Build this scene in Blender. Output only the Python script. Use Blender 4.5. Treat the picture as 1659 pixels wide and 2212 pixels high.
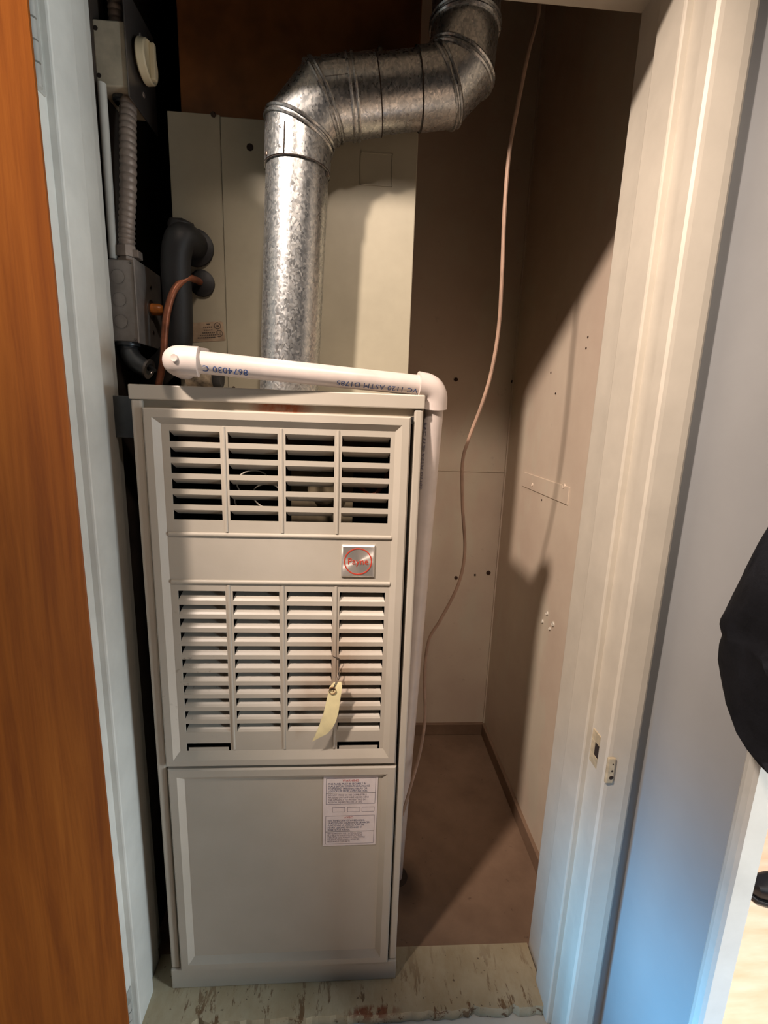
import bpy, bmesh, math, random
from mathutils import Vector, Matrix
random.seed(7)
for o in list(bpy.data.objects): bpy.data.objects.remove(o)
SC = bpy.context.scene
COL = SC.collection

# ---------------------------------------------------------------- camera
CZ = 1.43                      # lens height above the hall floor (m)
IW, IH, FPX = 1659.0, 2212.0, 1015.5
TH, RO, YA = [math.radians(v) for v in (11.622, -2.0226, 3.9247)]
_A = Matrix(((1, 0, 0), (0, 0, 1), (0, 1, 0)))
_Y = Matrix(((math.cos(YA), -math.sin(YA), 0), (math.sin(YA), math.cos(YA), 0), (0, 0, 1)))
_P = Matrix(((1, 0, 0), (0, math.cos(TH), math.sin(TH)), (0, -math.sin(TH), math.cos(TH))))
_R = Matrix(((math.cos(RO), -math.sin(RO), 0), (math.sin(RO), math.cos(RO), 0), (0, 0, 1)))
MC = _R @ _P @ _A @ _Y         # world -> camera (right, up, forward)
cam_d = bpy.data.cameras.new('camera')
cam = bpy.data.objects.new('camera', cam_d); COL.objects.link(cam)
cam_d.sensor_fit = 'VERTICAL'; cam_d.sensor_height = 24.0; cam_d.sensor_width = 18.0
cam_d.lens = FPX / IH * 24.0; cam_d.clip_start = 0.01
m3 = Matrix((MC[0], MC[1], -Vector(MC[2]))).transposed()
cam.matrix_world = Matrix.Translation((0, 0, CZ)) @ m3.to_4x4()
SC.camera = cam

def pix(x, y, X=None, Y=None, Z=None):
    """point of the place seen at a photo pixel, on a known plane (Z is above the hall floor)"""
    d = MC.transposed() @ Vector((x - IW / 2, -(y - IH / 2), FPX))
    if X is not None: t = X / d.x
    elif Y is not None: t = Y / d.y
    else: t = (Z - CZ) / d.z
    return Vector((d.x * t, d.y * t, d.z * t + CZ))

# ---------------------------------------------------------------- light
w = bpy.data.worlds.new('world'); SC.world = w; w.use_nodes = True
w.node_tree.nodes['Background'].inputs[0].default_value = (0.55, 0.75, 1.0, 1)
w.node_tree.nodes['Background'].inputs[1].default_value = 0.02

def light(name, kind, loc, energy, color, **k):
    d = bpy.data.lights.new(name, kind); d.energy = energy; d.color = color
    o = bpy.data.objects.new(name, d); COL.objects.link(o); o.location = loc
    for a, v in k.items():
        if a == 'aim': o.rotation_euler = (Vector(v) - Vector(loc)).to_track_quat('-Z', 'Y').to_euler()
        else: setattr(d, a, v)
    return o
light('hall_spot_light', 'SPOT', (-0.86, -0.19, 2.60), 245.0, (1.0, 0.83, 0.71), shadow_soft_size=0.055, spot_size=math.radians(46), spot_blend=0.85, aim=(0.16, 0.75, 1.50))
light('hall_spot_light_second', 'SPOT', (0.14, -0.19, 2.60), 62.0, (1.0, 0.82, 0.68), shadow_soft_size=0.07, spot_size=math.radians(42), spot_blend=0.9, aim=(0.10, 1.0, 1.32))
light('room_window_light', 'AREA', (1.5, -0.06, 1.20), 30.0, (0.80, 0.93, 1.0), shape='RECTANGLE', size=0.3, size_y=0.9, aim=(-0.38, 0.7, 1.2))
light('low_blue_fill_light', 'AREA', (-1.05, -0.08, 0.35), 2.0, (0.14, 0.54, 1.0), shape='RECTANGLE', size=0.3, size_y=0.35, spread=math.radians(26), aim=(0.478, 0.42, 0.52))  # added low blue fill for the side wall; no glazed door stands there
light('room_sun', 'SUN', (2, 0, 4), 4.2, (1.0, 0.90, 0.86), angle=0.01, aim=(1.4, 0.55, 0))
SC.view_settings.view_transform = 'Standard'; SC.view_settings.look = 'None'
SC.view_settings.exposure = 0.0; SC.view_settings.gamma = 1.0; SC.view_settings.use_curve_mapping = False

# ---------------------------------------------------------------- materials
def srgb(r, g, b):
    f = lambda c: (c / 255 / 12.92) if c / 255 <= 0.04045 else ((c / 255 + 0.055) / 1.055) ** 2.4
    return (f(r), f(g), f(b), 1)
class NT:
    def __init__(s, name):
        s.m = bpy.data.materials.new(name); s.m.use_nodes = True
        s.t = s.m.node_tree; s.n = s.t.nodes; s.l = s.t.links
        s.b = s.n['Principled BSDF']
    def new(s, t, **k):
        n = s.n.new(t)
        for a, v in k.items():
            if a.startswith('i_'): n.inputs[a[2:]].default_value = v
            else: setattr(n, a, v)
        return n
    def pos(s, scale=(1, 1, 1), loc=(0, 0, 0)):
        g = s.new('ShaderNodeNewGeometry'); mp = s.new('ShaderNodeMapping')
        mp.inputs['Scale'].default_value = scale; mp.inputs['Location'].default_value = loc
        s.l.new(g.outputs['Position'], mp.inputs['Vector']); return mp.outputs['Vector']
    def noise(s, scale, detail=4, rough=0.6, vec=None, dist=0.0):
        n = s.new('ShaderNodeTexNoise'); n.inputs['Scale'].default_value = scale
        n.inputs['Detail'].default_value = detail; n.inputs['Roughness'].default_value = rough
        n.inputs['Distortion'].default_value = dist
        s.l.new(vec if vec else s.pos(), n.inputs['Vector']); return n.outputs['Fac']
    def ramp(s, fac, *stops):
        r = s.new('ShaderNodeValToRGB'); e = r.color_ramp.elements
        while len(e) < len(stops): e.new(0.5)
        for i, (p, c) in enumerate(stops): e[i].position = p; e[i].color = c if len(c) == 4 else (*c, 1)
        s.l.new(fac, r.inputs['Fac']); return r.outputs['Color']
    def mix(s, fac, a, b):
        x = s.new('ShaderNodeMix', data_type='RGBA')
        for sock, v in ((x.inputs['Factor'], fac), (x.inputs[6], a), (x.inputs[7], b)):
            if hasattr(v, 'links'): s.l.new(v, sock)
            else: sock.default_value = v
        return x.outputs[2]
    def bump(s, fac, strength=0.2, dist=0.002):
        b = s.new('ShaderNodeBump'); b.inputs['Strength'].default_value = strength; b.inputs['Distance'].default_value = dist
        s.l.new(fac, b.inputs['Height']); s.l.new(b.outputs['Normal'], s.b.inputs['Normal'])
    def blob(s, c, r, edge=0.5):
        """1 inside an ellipsoid around c with radii r, fading out"""
        v = s.pos((1 / r[0], 1 / r[1], 1 / r[2]), (-c[0] / r[0], -c[1] / r[1], -c[2] / r[2]))
        ln = s.new('ShaderNodeVectorMath', operation='LENGTH'); s.l.new(v, ln.inputs[0])
        mr = s.new('ShaderNodeMapRange'); mr.inputs['From Min'].default_value = 1.0; mr.inputs['From Max'].default_value = 1 - edge
        s.l.new(ln.outputs['Value'], mr.inputs['Value']); return mr.outputs['Result']
    def mul(s, a, b):
        n = s.new('ShaderNodeMath', operation='MULTIPLY')
        for i, v in enumerate((a, b)):
            if hasattr(v, 'links'): s.l.new(v, n.inputs[i])
            else: n.inputs[i].default_value = v
        return n.outputs[0]
def mat(name, col, rough=0.5, metal=0.0, var=0.06, nscale=14, bump=0.0, bscale=60, spec=None):
    t = NT(name); c = srgb(*col)
    lo = tuple(v * (1 - var * 2.2) for v in c[:3]) + (1,); hi = tuple(min(1, v * (1 + var)) for v in c[:3]) + (1,)
    t.l.new(t.ramp(t.noise(nscale), (0.3, lo), (0.7, hi)), t.b.inputs['Base Color'])
    t.b.inputs['Roughness'].default_value = rough; t.b.inputs['Metallic'].default_value = metal
    if spec is not None: t.b.inputs['Specular IOR Level'].default_value = spec
    if bump: t.bump(t.noise(bscale), bump)
    return t.m
M = {}
M['paint_trim'] = mat('cream_trim_paint', (196, 188, 174), 0.46, var=0.04, bump=0.05, bscale=40)
M['paint_left'] = mat('cool_lit_trim_paint', (204, 203, 196), 0.35, var=0.05, bump=0.08, bscale=50)  # trim paint with the left jamb's cool light put into its grey
M['wall_hall'] = mat('pale_grey_gloss_wall', (150, 151, 152), 0.28, var=0.03, nscale=5, bump=0.05, bscale=25)
M['shade_brown'] = mat('closet_shade_brown', (62, 52, 44), 0.8, var=0.2)  # deep shade of the closet's left wall put into the colour
M['plywood'] = mat('brown_plywood', (150, 96, 52), 0.6, var=0.25, nscale=6)
M['ceiling'] = mat('ceiling_paint', (170, 164, 152), 0.9)
M['dull_hall_wall'] = mat('bounce_cut_hall_grey', (120, 116, 110), 0.6, var=0.1)  # neutral grey for unseen hall walls, darkened to cut bounce light
M['furnace_side'] = mat('furnace_side_steel', (170, 163, 146), 0.45, var=0.05)
M['black_in'] = mat('furnace_dark_interior', (30, 29, 28), 0.8, var=0.2)
M['coil'] = mat('coil_cabinet_paint', (156, 149, 130), 0.42, var=0.04)
M['pvc'] = mat('white_pvc', (206, 193, 186), 0.3, var=0.05, nscale=20)
M['pvc_dirty'] = mat('dirty_old_pvc', (176, 160, 138), 0.5, var=0.45, nscale=40)
M['rubber'] = mat('black_rubber', (22, 22, 24), 0.55, var=0.2, bump=0.2, bscale=120)
M['copper'] = mat('old_copper', (150, 92, 66), 0.42, metal=0.55, var=0.25, nscale=40)
M['orange'] = mat('orange_plastic', (205, 122, 52), 0.35, var=0.2, nscale=60)
M['steel_box'] = mat('zinc_box_steel', (150, 142, 136), 0.45, metal=0.35, var=0.12, nscale=30)
M['steel_plate'] = mat('cover_plate_steel', (128, 122, 118), 0.32, metal=0.75, var=0.1, nscale=20)
M['conduit'] = mat('zinc_conduit', (160, 146, 136), 0.5, metal=0.35, var=0.12, nscale=50)
M['cast_dark'] = mat('cast_zinc_elbow', (96, 100, 104), 0.35, metal=0.7, var=0.15)
M['ivory'] = mat('ivory_plastic', (226, 212, 178), 0.3, var=0.03)
M['cable'] = mat('tan_cable_sheath', (150, 122, 104), 0.45, var=0.12, nscale=30)
M['tag'] = mat('manila_tag_card', (228, 214, 166), 0.7, var=0.06, nscale=40)
M['wire'] = mat('thin_steel_wire', (110, 100, 92), 0.4, metal=0.8)
M['eyelet'] = mat('brown_tag_eyelet', (128, 92, 66), 0.6)
M['label'] = mat('white_label_paper', (228, 218, 218), 0.55, var=0.03, nscale=60)
M['foil'] = mat('aged_silver_label', (168, 146, 122), 0.45, metal=0.3, var=0.15, nscale=50)
M['blue_ink'] = mat('dark_blue_ink', (40, 62, 106), 0.6)
M['pipe_ink'] = mat('blue_pipe_ink', (48, 80, 140), 0.5)
M['grey_ink'] = mat('grey_ink', (120, 112, 128), 0.6)
M['red_ink'] = mat('red_ink', (190, 62, 70), 0.6)
M['dark_ink'] = mat('dark_label_ink', (62, 52, 46), 0.6)
M['badge_red'] = mat('badge_red_enamel', (190, 66, 48), 0.35)
M['fabric'] = mat('black_fabric', (20, 21, 26), 0.85, var=0.15, nscale=50, bump=0.3, bscale=200, spec=0.2)
M['shoe'] = mat('black_shoe_leather', (20, 20, 24), 0.4, var=0.2)
M['hinge'] = mat('painted_hinge', (176, 176, 170), 0.4, metal=0.2, var=0.1)
M['screw'] = mat('dark_screw', (60, 46, 36), 0.5, metal=0.5)
M['rustscrew'] = mat('rusty_nail', (58, 36, 26), 0.8, var=0.3)
M['strike'] = mat('painted_strike_plate', (206, 190, 160), 0.35, metal=0.3, var=0.12, nscale=90)
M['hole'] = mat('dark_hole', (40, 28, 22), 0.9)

def furnace_paint():
    t = NT('beige_furnace_enamel'); c = srgb(178, 170, 152)
    base = t.ramp(t.noise(6), (0.3, srgb(174, 166, 153)), (0.7, srgb(184, 176, 164)))
    st = t.mul(t.blob((-0.02, 0.76, CZ - 0.45), (0.10, 0.05, 0.12), 0.9), t.noise(22, vec=t.pos((1, 1, 0.35))))
    base = t.mix(t.mul(st, 1.1), base, srgb(136, 98, 62))
    sp = t.mul(t.ramp(t.noise(90, 2), (0.66, (0, 0, 0)), (0.74, (1, 1, 1))), t.blob((-0.25, 0.76, CZ - 0.44), (0.09, 0.06, 0.17), 0.6))
    base = t.mix(t.mul(sp, 0.45), base, srgb(92, 74, 58))
    t.l.new(base, t.b.inputs['Base Color']); t.b.inputs['Roughness'].default_value = 0.36
    t.bump(t.noise(160, 2), 0.04); return t.m
M['furnace'] = furnace_paint()
def rail_paint():
    t = NT('rust_stained_rail'); base = t.ramp(t.noise(8), (0.3, srgb(150, 138, 120)), (0.7, srgb(168, 158, 142)))
    f = t.mul(t.blob((-0.115, 0.765, CZ + 0.006), (0.055, 0.05, 0.02), 0.5), t.noise(70))
    base = t.mix(t.mul(f, 1.7), base, srgb(134, 70, 36))
    t.l.new(base, t.b.inputs['Base Color']); t.b.inputs['Roughness'].default_value = 0.6; return t.m
M['rail'] = rail_paint()
def galv():
    t = NT('galvanized_spangle'); v = t.new('ShaderNodeTexVoronoi'); v.inputs['Scale'].default_value = 330
    n = t.new('ShaderNodeTexNoise'); n.inputs['Scale'].default_value = 90
    a = t.new('ShaderNodeVectorMath', operation='MULTIPLY_ADD'); a.inputs[1].default_value = (0.010,) * 3
    p = t.pos((1, 1, 0.75)); t.l.new(p, n.inputs['Vector']); t.l.new(n.outputs['Color'], a.inputs[0]); t.l.new(p, a.inputs[2])
    t.l.new(a.outputs[0], v.inputs['Vector'])
    sep = t.new('ShaderNodeSeparateColor'); t.l.new(v.outputs['Color'], sep.inputs[0])
    t.l.new(t.ramp(sep.outputs[0], (0.0, srgb(158, 161, 164)), (0.5, srgb(180, 182, 182)), (1.0, srgb(202, 202, 200))), t.b.inputs['Base Color'])
    r = t.ramp(sep.outputs[1], (0.0, (0.25,) * 3), (1.0, (0.40,) * 3)); t.l.new(r, t.b.inputs['Roughness'])
    t.b.inputs['Metallic'].default_value = 0.92
    t.bump(sep.outputs[2], 0.06, 0.0006); return t.m
M['galv'] = galv()
def badge_mat():
    t = NT('brushed_badge_metal'); t.b.inputs['Metallic'].default_value = 0.75
    t.b.inputs['Base Color'].default_value = srgb(214, 208, 202); t.b.inputs['Roughness'].default_value = 0.42
    t.b.inputs['Anisotropic'].default_value = 0.9
    tg = t.new('ShaderNodeTangent', direction_type='RADIAL', axis='Y'); t.l.new(tg.outputs[0], t.b.inputs['Tangent']); return t.m
M['badge'] = badge_mat()
def wood_door():
    t = NT('orange_varnished_wood')
    g = t.noise(9, 6, 0.65, t.pos((7, 5, 0.28)), 0.6); f = t.noise(60, 4, 0.6, t.pos((6, 3, 0.12)))
    col = t.ramp(g, (0.25, srgb(104, 50, 12)), (0.5, srgb(132, 70, 19)), (0.78, srgb(152, 86, 28)))
    col = t.mix(t.mul(t.ramp(f, (0.5, (0, 0, 0)), (0.72, (1, 1, 1))), 0.35), col, srgb(112, 54, 16))
    t.l.new(col, t.b.inputs['Base Color']); t.b.inputs['Roughness'].default_value = 0.5; t.b.inputs['Specular IOR Level'].default_value = 0.2; t.bump(f, 0.05); return t.m
M['wood_door'] = wood_door()
def closet_wall():
    t = NT('aged_closet_plaster')
    col = t.ramp(t.noise(3.5, 5), (0.3, srgb(196, 176, 158)), (0.7, srgb(212, 196, 176)))
    pt = t.ramp(t.noise(7, 3, vec=t.pos((1, 1, 0.5), (3, 1, 2))), (0.52, (0, 0, 0)), (0.62, (1, 1, 1)))
    col = t.mix(t.mul(pt, 0.35), col, srgb(204, 200, 180))
    sm = t.ramp(t.noise(30, 3), (0.68, (0, 0, 0)), (0.8, (1, 1, 1))); col = t.mix(t.mul(sm, 0.3), col, srgb(130, 108, 92))
    t.l.new(col, t.b.inputs['Base Color']); t.b.inputs['Roughness'].default_value = 0.5; t.bump(t.noise(12, 3), 0.12, 0.004); return t.m
M['closet'] = closet_wall()
def brown_floor():
    t = NT('brown_closet_floor'); col = t.ramp(t.noise(8, 6), (0.3, srgb(112, 88, 70)), (0.7, srgb(138, 112, 92)))
    sp = t.ramp(t.noise(70, 2), (0.7, (0, 0, 0)), (0.78, (1, 1, 1))); col = t.mix(t.mul(sp, 0.5), col, srgb(60, 44, 34))
    col = t.mix(t.mul(t.blob((0.15, 0.95, 0.29), (0.05, 0.08, 0.05), 0.7), 0.8), col, srgb(44, 30, 24))
    t.l.new(col, t.b.inputs['Base Color']); t.b.inputs['Roughness'].default_value = 0.6; return t.m
M['brown_floor'] = brown_floor()
def plank_paint():
    t = NT('peeling_painted_plywood')
    col = t.ramp(t.noise(9, 6), (0.3, srgb(160, 146, 118)), (0.7, srgb(186, 174, 148)))
    v = t.pos((1, 0.30, 1)); n = t.noise(46, 5, 0.7, v, 0.4)
    pe = t.ramp(n, (0.555, (0, 0, 0)), (0.60, (1, 1, 1)))
    # wear is heavier toward the trodden front edge
    gx = t.new('ShaderNodeNewGeometry'); sx = t.new('ShaderNodeSeparateXYZ'); t.l.new(gx.outputs['Position'], sx.inputs[0])
    mr = t.new('ShaderNodeMapRange'); mr.inputs['From Min'].default_value = 0.82; mr.inputs['From Max'].default_value = 0.70
    t.l.new(sx.outputs['Y'], mr.inputs['Value'])
    col = t.mix(t.mul(pe, mr.outputs['Result']), col, srgb(104, 76, 50))
    rd = t.mul(t.blob((0.060, 0.697, 0.297), (0.06, 0.012, 0.03), 0.5), t.ramp(t.noise(55, 5, 0.7, t.pos((1, 0.4, 1))), (0.48, (0, 0, 0)), (0.54, (1, 1, 1)))); col = t.mix(rd, col, srgb(120, 62, 40))
    gr = t.ramp(t.noise(26, 6, 0.75, t.pos((1, 0.5, 1))), (0.42, (0, 0, 0)), (0.72, (1, 1, 1))); col = t.mix(t.mul(gr, 0.45), col, srgb(150, 128, 92))
    sp = t.ramp(t.noise(110, 2), (0.7, (0, 0, 0)), (0.74, (1, 1, 1))); col = t.mix(t.mul(sp, 0.8), col, srgb(70, 54, 40))
    t.l.new(col, t.b.inputs['Base Color']); t.b.inputs['Roughness'].default_value = 0.62; t.bump(pe, 0.35, 0.0015); return t.m
M['plank'] = plank_paint()
def hall_floor():
    t = NT('pale_wood_floor'); n = t.noise(5, 5, 0.6, t.pos((1, 6, 1)))
    t.l.new(t.ramp(n, (0.3, srgb(216, 182, 150)), (0.7, srgb(232, 208, 184))), t.b.inputs['Base Color']); t.b.inputs['Roughness'].default_value = 0.35; return t.m
M['hall_floor'] = hall_floor()

# ---------------------------------------------------------------- mesh helpers
class MB:
    def __init__(s): s.v = []; s.f = []; s.smooth = []
    def add(s, vs, fs, smooth=False):
        b = len(s.v); s.v += [Vector(p) for p in vs]; s.f += [tuple(i + b for i in f) for f in fs]; s.smooth += [smooth] * len(fs); return s
    def box(s, a, b):
        x0, y0, z0 = [min(p, q) for p, q in zip(a, b)]; x1, y1, z1 = [max(p, q) for p, q in zip(a, b)]
        return s.add([(x0, y0, z0), (x1, y0, z0), (x1, y1, z0), (x0, y1, z0), (x0, y0, z1), (x1, y0, z1), (x1, y1, z1), (x0, y1, z1)],
                     [(0, 3, 2, 1), (4, 5, 6, 7), (0, 1, 5, 4), (1, 2, 6, 5), (2, 3, 7, 6), (3, 0, 4, 7)])
    def quad(s, a, b, c, d): return s.add([a, b, c, d], [(0, 1, 2, 3)])
    def tube(s, pts, r, n=12, cap=True):
        pts = [Vector(p) for p in pts]; rs = r if isinstance(r, (list, tuple)) else [r] * len(pts)
        up = None; rings = []
        for i, p in enumerate(pts):
            d = (pts[min(i + 1, len(pts) - 1)] - pts[max(i - 1, 0)]).normalized()
            if up is None: up = d.orthogonal().normalized()
            up = (up - d * up.dot(d)).normalized(); sd = d.cross(up)
            rings.append([p + (up * math.cos(2 * math.pi * k / n) + sd * math.sin(2 * math.pi * k / n)) * rs[i] for k in range(n)])
        vs = [q for g in rings for q in g]; fs = []
        for i in range(len(rings) - 1):
            for k in range(n): fs.append((i * n + k, i * n + (k + 1) % n, (i + 1) * n + (k + 1) % n, (i + 1) * n + k))
        s.add(vs, fs, True)
        if cap: s.add(rings[0], [tuple(reversed(range(n)))]); s.add(rings[-1], [tuple(range(n))])
        return s
    def lathe(s, c, axis, prof, n=24):
        """profile of (along, radius) around an axis from c"""
        c = Vector(c); ax = Vector(axis).normalized(); u = ax.orthogonal().normalized(); w_ = ax.cross(u); vs = []; fs = []
        for a, r in prof: vs += [c + ax * a + (u * math.cos(2 * math.pi * k / n) + w_ * math.sin(2 * math.pi * k / n)) * max(r, 1e-5) for k in range(n)]
        for i in range(len(prof) - 1):
            for k in range(n): fs.append((i * n + k, i * n + (k + 1) % n, (i + 1) * n + (k + 1) % n, (i + 1) * n + k))
        return s.add(vs, fs, True)
    def build(s, name, material, parent=None, bevel=0.0, seg=2):
        me = bpy.data.meshes.new(name)
        lo = Vector([min(p[i] for p in s.v) for i in range(3)]); hi = Vector([max(p[i] for p in s.v) for i in range(3)]); c = (lo + hi) / 2
        me.from_pydata([p - c for p in s.v], [], s.f); me.polygons.foreach_set('use_smooth', s.smooth)
        bm = bmesh.new(); bm.from_mesh(me); bmesh.ops.recalc_face_normals(bm, faces=bm.faces)
        if bevel: bmesh.ops.bevel(bm, geom=[e for e in bm.edges if e.is_manifold and e.calc_face_angle(0) > 0.6], offset=bevel, segments=seg, affect='EDGES', profile=0.5)
        bm.to_mesh(me); bm.free(); me.update()
        if any(s.smooth): me.set_sharp_from_angle(angle=0.65)
        me.materials.append(material)
        return put(name, me, c, parent)
def put(name, me, c, parent=None):
    o = bpy.data.objects.new(name, me); COL.objects.link(o)
    if parent: o.parent = parent; o.location = c - wloc(parent)
    else: o.location = c
    return o
def wloc(o):
    v = Vector(o.location)
    while o.parent: o = o.parent; v += Vector(o.location)
    return v
def thing(name, loc, label, cat, group=None):
    o = bpy.data.objects.new(name, None); COL.objects.link(o); o.location = loc; o.empty_display_size = 0.05
    return tag(o, label, cat, group)
def tag(o, label, cat, group=None):
    o['label'] = label; o['category'] = cat
    if group: o['group'] = group
    return o
def struct(o, label=None):
    o['kind'] = 'structure'
    if label: o['label'] = label
    return o
def bez(pts, n=8):
    """Catmull-Rom through the points"""
    p = [Vector(q) for q in pts]; p = [p[0] * 2 - p[1]] + p + [p[-1] * 2 - p[-2]]; out = []
    for i in range(1, len(p) - 2):
        for k in range(n):
            t = k / n; a, b, c, d = p[i - 1:i + 3]
            out.append(0.5 * ((2 * b) + (c - a) * t + (2 * a - 5 * b + 4 * c - d) * t * t + (3 * b - a - 3 * c + d) * t ** 3))
    return out + [p[-2]]
def text_geo(body, size, align='LEFT', spacing=1.0, stretch=1.0):
    cu = bpy.data.curves.new('lettering', 'FONT'); cu.body = body; cu.size = size; cu.align_x = align; cu.space_character = spacing; cu.resolution_u = 3
    o = bpy.data.objects.new('lettering', cu); COL.objects.link(o); bpy.context.view_layer.update()
    me = bpy.data.meshes.new_from_object(o.evaluated_get(bpy.context.evaluated_depsgraph_get()))
    vs = [(v.co.x * stretch, v.co.y) for v in me.vertices]; fs = [tuple(p.vertices) for p in me.polygons]
    bpy.data.objects.remove(o); bpy.data.curves.remove(cu); bpy.data.meshes.remove(me); return vs, fs
def R(v): return v + CZ        # height given relative to the lens

# ================================================================ SETTING
JXL, JXR = -0.385, 0.41        # faces of the closet door jambs
PL = R(-1.135)                 # top of the closet floor / threshold
HEAD = R(0.594)
WF = 0.635                     # hall face of the closet front wall
# floors and ceilings
struct(MB().box((-2.2, -2.4, -0.05), (3.2, 3.0, 0.0)).build('floor', M['hall_floor']), 'pale wooden floor of the hall and the sunlit room')
struct(MB().box((-0.62, 0.80, PL - 0.05), (0.62, 1.60, PL - 0.004)).build('floor_closet', M['brown_floor']), 'brown painted floor inside the furnace closet')
struct(MB().box((-2.2, -2.4, 2.70), (0.50, 0.70, 2.75)).build('ceiling', M['ceiling']), 'hall ceiling')
struct(MB().box((-0.62, 0.70, 2.62), (0.62, 1.60, 2.66)).build('ceiling_closet', M['shade_brown']), 'dark ceiling of the closet')
# closet shell
wb = struct(MB().box((-0.62, 1.515, PL - 0.05), (0.62, 1.58, 2.62)).build('wall_back', M['closet']), 'stained back wall of the closet')
wr = struct(MB().box((0.50, 0.66, PL - 0.05), (0.60, 1.515, 2.62)).build('wall_right', M['closet']), 'aged plaster right wall of the closet')
struct(MB().box((-0.50, 0.806, PL - 0.05), (-0.41, 1.515, 2.62)).build('wall_left', M['shade_brown']), 'left wall of the closet, coloured dark for its shade')
wfm = MB()
wfm.box((-2.2, WF, 0), (JXL - 0.018, 0.80, 2.70)); wfm.box((JXR + 0.018, WF, 0), (0.50, 0.80, 2.70))
wfm.box((JXL - 0.018, WF, HEAD + 0.02), (JXR + 0.018, 0.80, 2.62)); wfm.box((-2.2, 0.70, 2.62), (0.60, 0.80, 2.75))
struct(wfm.build('wall_front', M['wall_hall']), 'hall wall around the closet doorway')
# riser below the threshold
struct(MB().box((JXL, 0.672, 0), (JXR, 0.70, PL - 0.022)).build('trim_riser', M['paint_left'], bevel=0.002), 'pale painted riser board under the threshold')
# threshold plywood board with ragged front edge
tb = MB(); N = 70; top = []; bot = []
for i in range(N + 1):
    x = JXL + 0.001 + (JXR - JXL - 0.004) * i / N
    y = 0.693 + random.uniform(-0.0018, 0.0022) + (0.006 if random.random() < 0.06 else 0)
    top.append((x, y))
vs = [(x, y, PL) for x, y in top] + [(x, 0.806 + 0.006 * (1 - i / N), PL) for i, (x, y) in enumerate(top)]
vs += [(x, y - 0.002, PL - 0.02) for x, y in top] + [(x, 0.806, PL - 0.02) for x, y in top]
n1 = N + 1; fs = []
for i in range(N):
    fs += [(i, i + 1, n1 + i + 1, n1 + i), (2 * n1 + i + 1, 2 * n1 + i, 3 * n1 + i, 3 * n1 + i + 1), (2 * n1 + i, 2 * n1 + i + 1, i + 1, i), (n1 + i, n1 + i + 1, 3 * n1 + i + 1, 3 * n1 + i)]
fs += [(0, n1, 3 * n1, 2 * n1), (N, 2 * n1 + N, 3 * n1 + N, n1 + N)]
tag(MB().add(vs, fs).build('threshold_board', M['plank']), 'worn plywood threshold board with peeling cream paint under the furnace', 'board')

# jambs with stops
def jamb(name, x, sgn, m, y_stop0, y_stop1, label):
    mb = MB(); mb.box((x, 0.625, 0), (x + sgn * 0.018, 0.806, HEAD + 0.018))
    o = struct(mb.build(name, m, bevel=0.003), label)
    MB().box((x - sgn * 0.011, y_stop0, PL - 0.02), (x + sgn * 0.004, y_stop1, HEAD)).build('door_stop', m, o, bevel=0.003)
    return o
jl = jamb('trim_left_jamb', JXL, -1, M['paint_left'], 0.692, 0.750, 'painted left door jamb, greyed for the cool light on it')
jr = jamb('trim_right_jamb', JXR, 1, M['paint_trim'], 0.676, 0.737, 'cream painted right door jamb with stop')
struct(MB().box((JXL - 0.018, 0.625, HEAD), (JXR + 0.018, 0.806, HEAD + 0.018)).build('trim_head_jamb', M['paint_trim'], bevel=0.002), 'head jamb over the closet doorway')
# wall return strip and dark sheet metal sliver beside the furnace
struct(MB().box((-0.415, 0.806, PL - 0.03), (-0.396, 0.842, HEAD + 0.3)).build('trim_return', M['paint_left'], bevel=0.004), 'painted wall return behind the left jamb')
# right casing
cm = MB()
prof = [(0.404, 0.640), (0.404, 0.622), (0.407, 0.6185), (0.412, 0.6175), (0.440, 0.6160), (0.450, 0.6175), (0.4555, 0.622), (0.4575, 0.628), (0.4575, 0.640)]
def prism(prof, z0, z1):
    n = len(prof); return MB().add([(x, y, z0) for x, y in prof] + [(x, y, z1) for x, y in prof], [(i, (i + 1) % n, n + (i + 1) % n, n + i) for i in range(n)] + [tuple(reversed(range(n))), tuple(range(n, 2 * n))])
cas = struct(prism(prof, 0, HEAD + 0.05).build('trim_right_casing', M['paint_trim']), 'cream casing on the right of the closet doorway')
# strike plate on the jamb, lip over the casing edge
zc = R(-0.528)
sp = MB(); sp.box((0.4085, 0.627, zc - 0.030), (0.4105, 0.672, zc - 0.012)); sp.box((0.4085, 0.627, zc + 0.012), (0.4105, 0.672, zc + 0.030))
sp.box((0.4085, 0.661, zc - 0.012), (0.4105, 0.672, zc + 0.012)); sp.box((0.4085, 0.627, zc - 0.012), (0.4105, 0.648, zc + 0.012))
s1 = sp.build('strike_plate', M['strike'], jr, bevel=0.0006)
MB().box((0.4095, 0.648, zc - 0.012), (0.411, 0.661, zc + 0.012)).build('latch_hole', M['hole'], s1)
MB().box((0.405, 0.6135, zc - 0.027), (0.418, 0.6190, zc + 0.018)).build('strike_lip', M['strike'], jr, bevel=0.002)
for dz, r in ((-0.016, 0.0042), (-0.004, 0.0022), (0.008, 0.0015)):
    MB().lathe((0.4135, 0.6140, zc + dz), (0, -1, 0), [(0, r), (0.0006, r * 0.8), (0.0007, 0)], 10).build('screw', M['screw'], jr)

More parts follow.
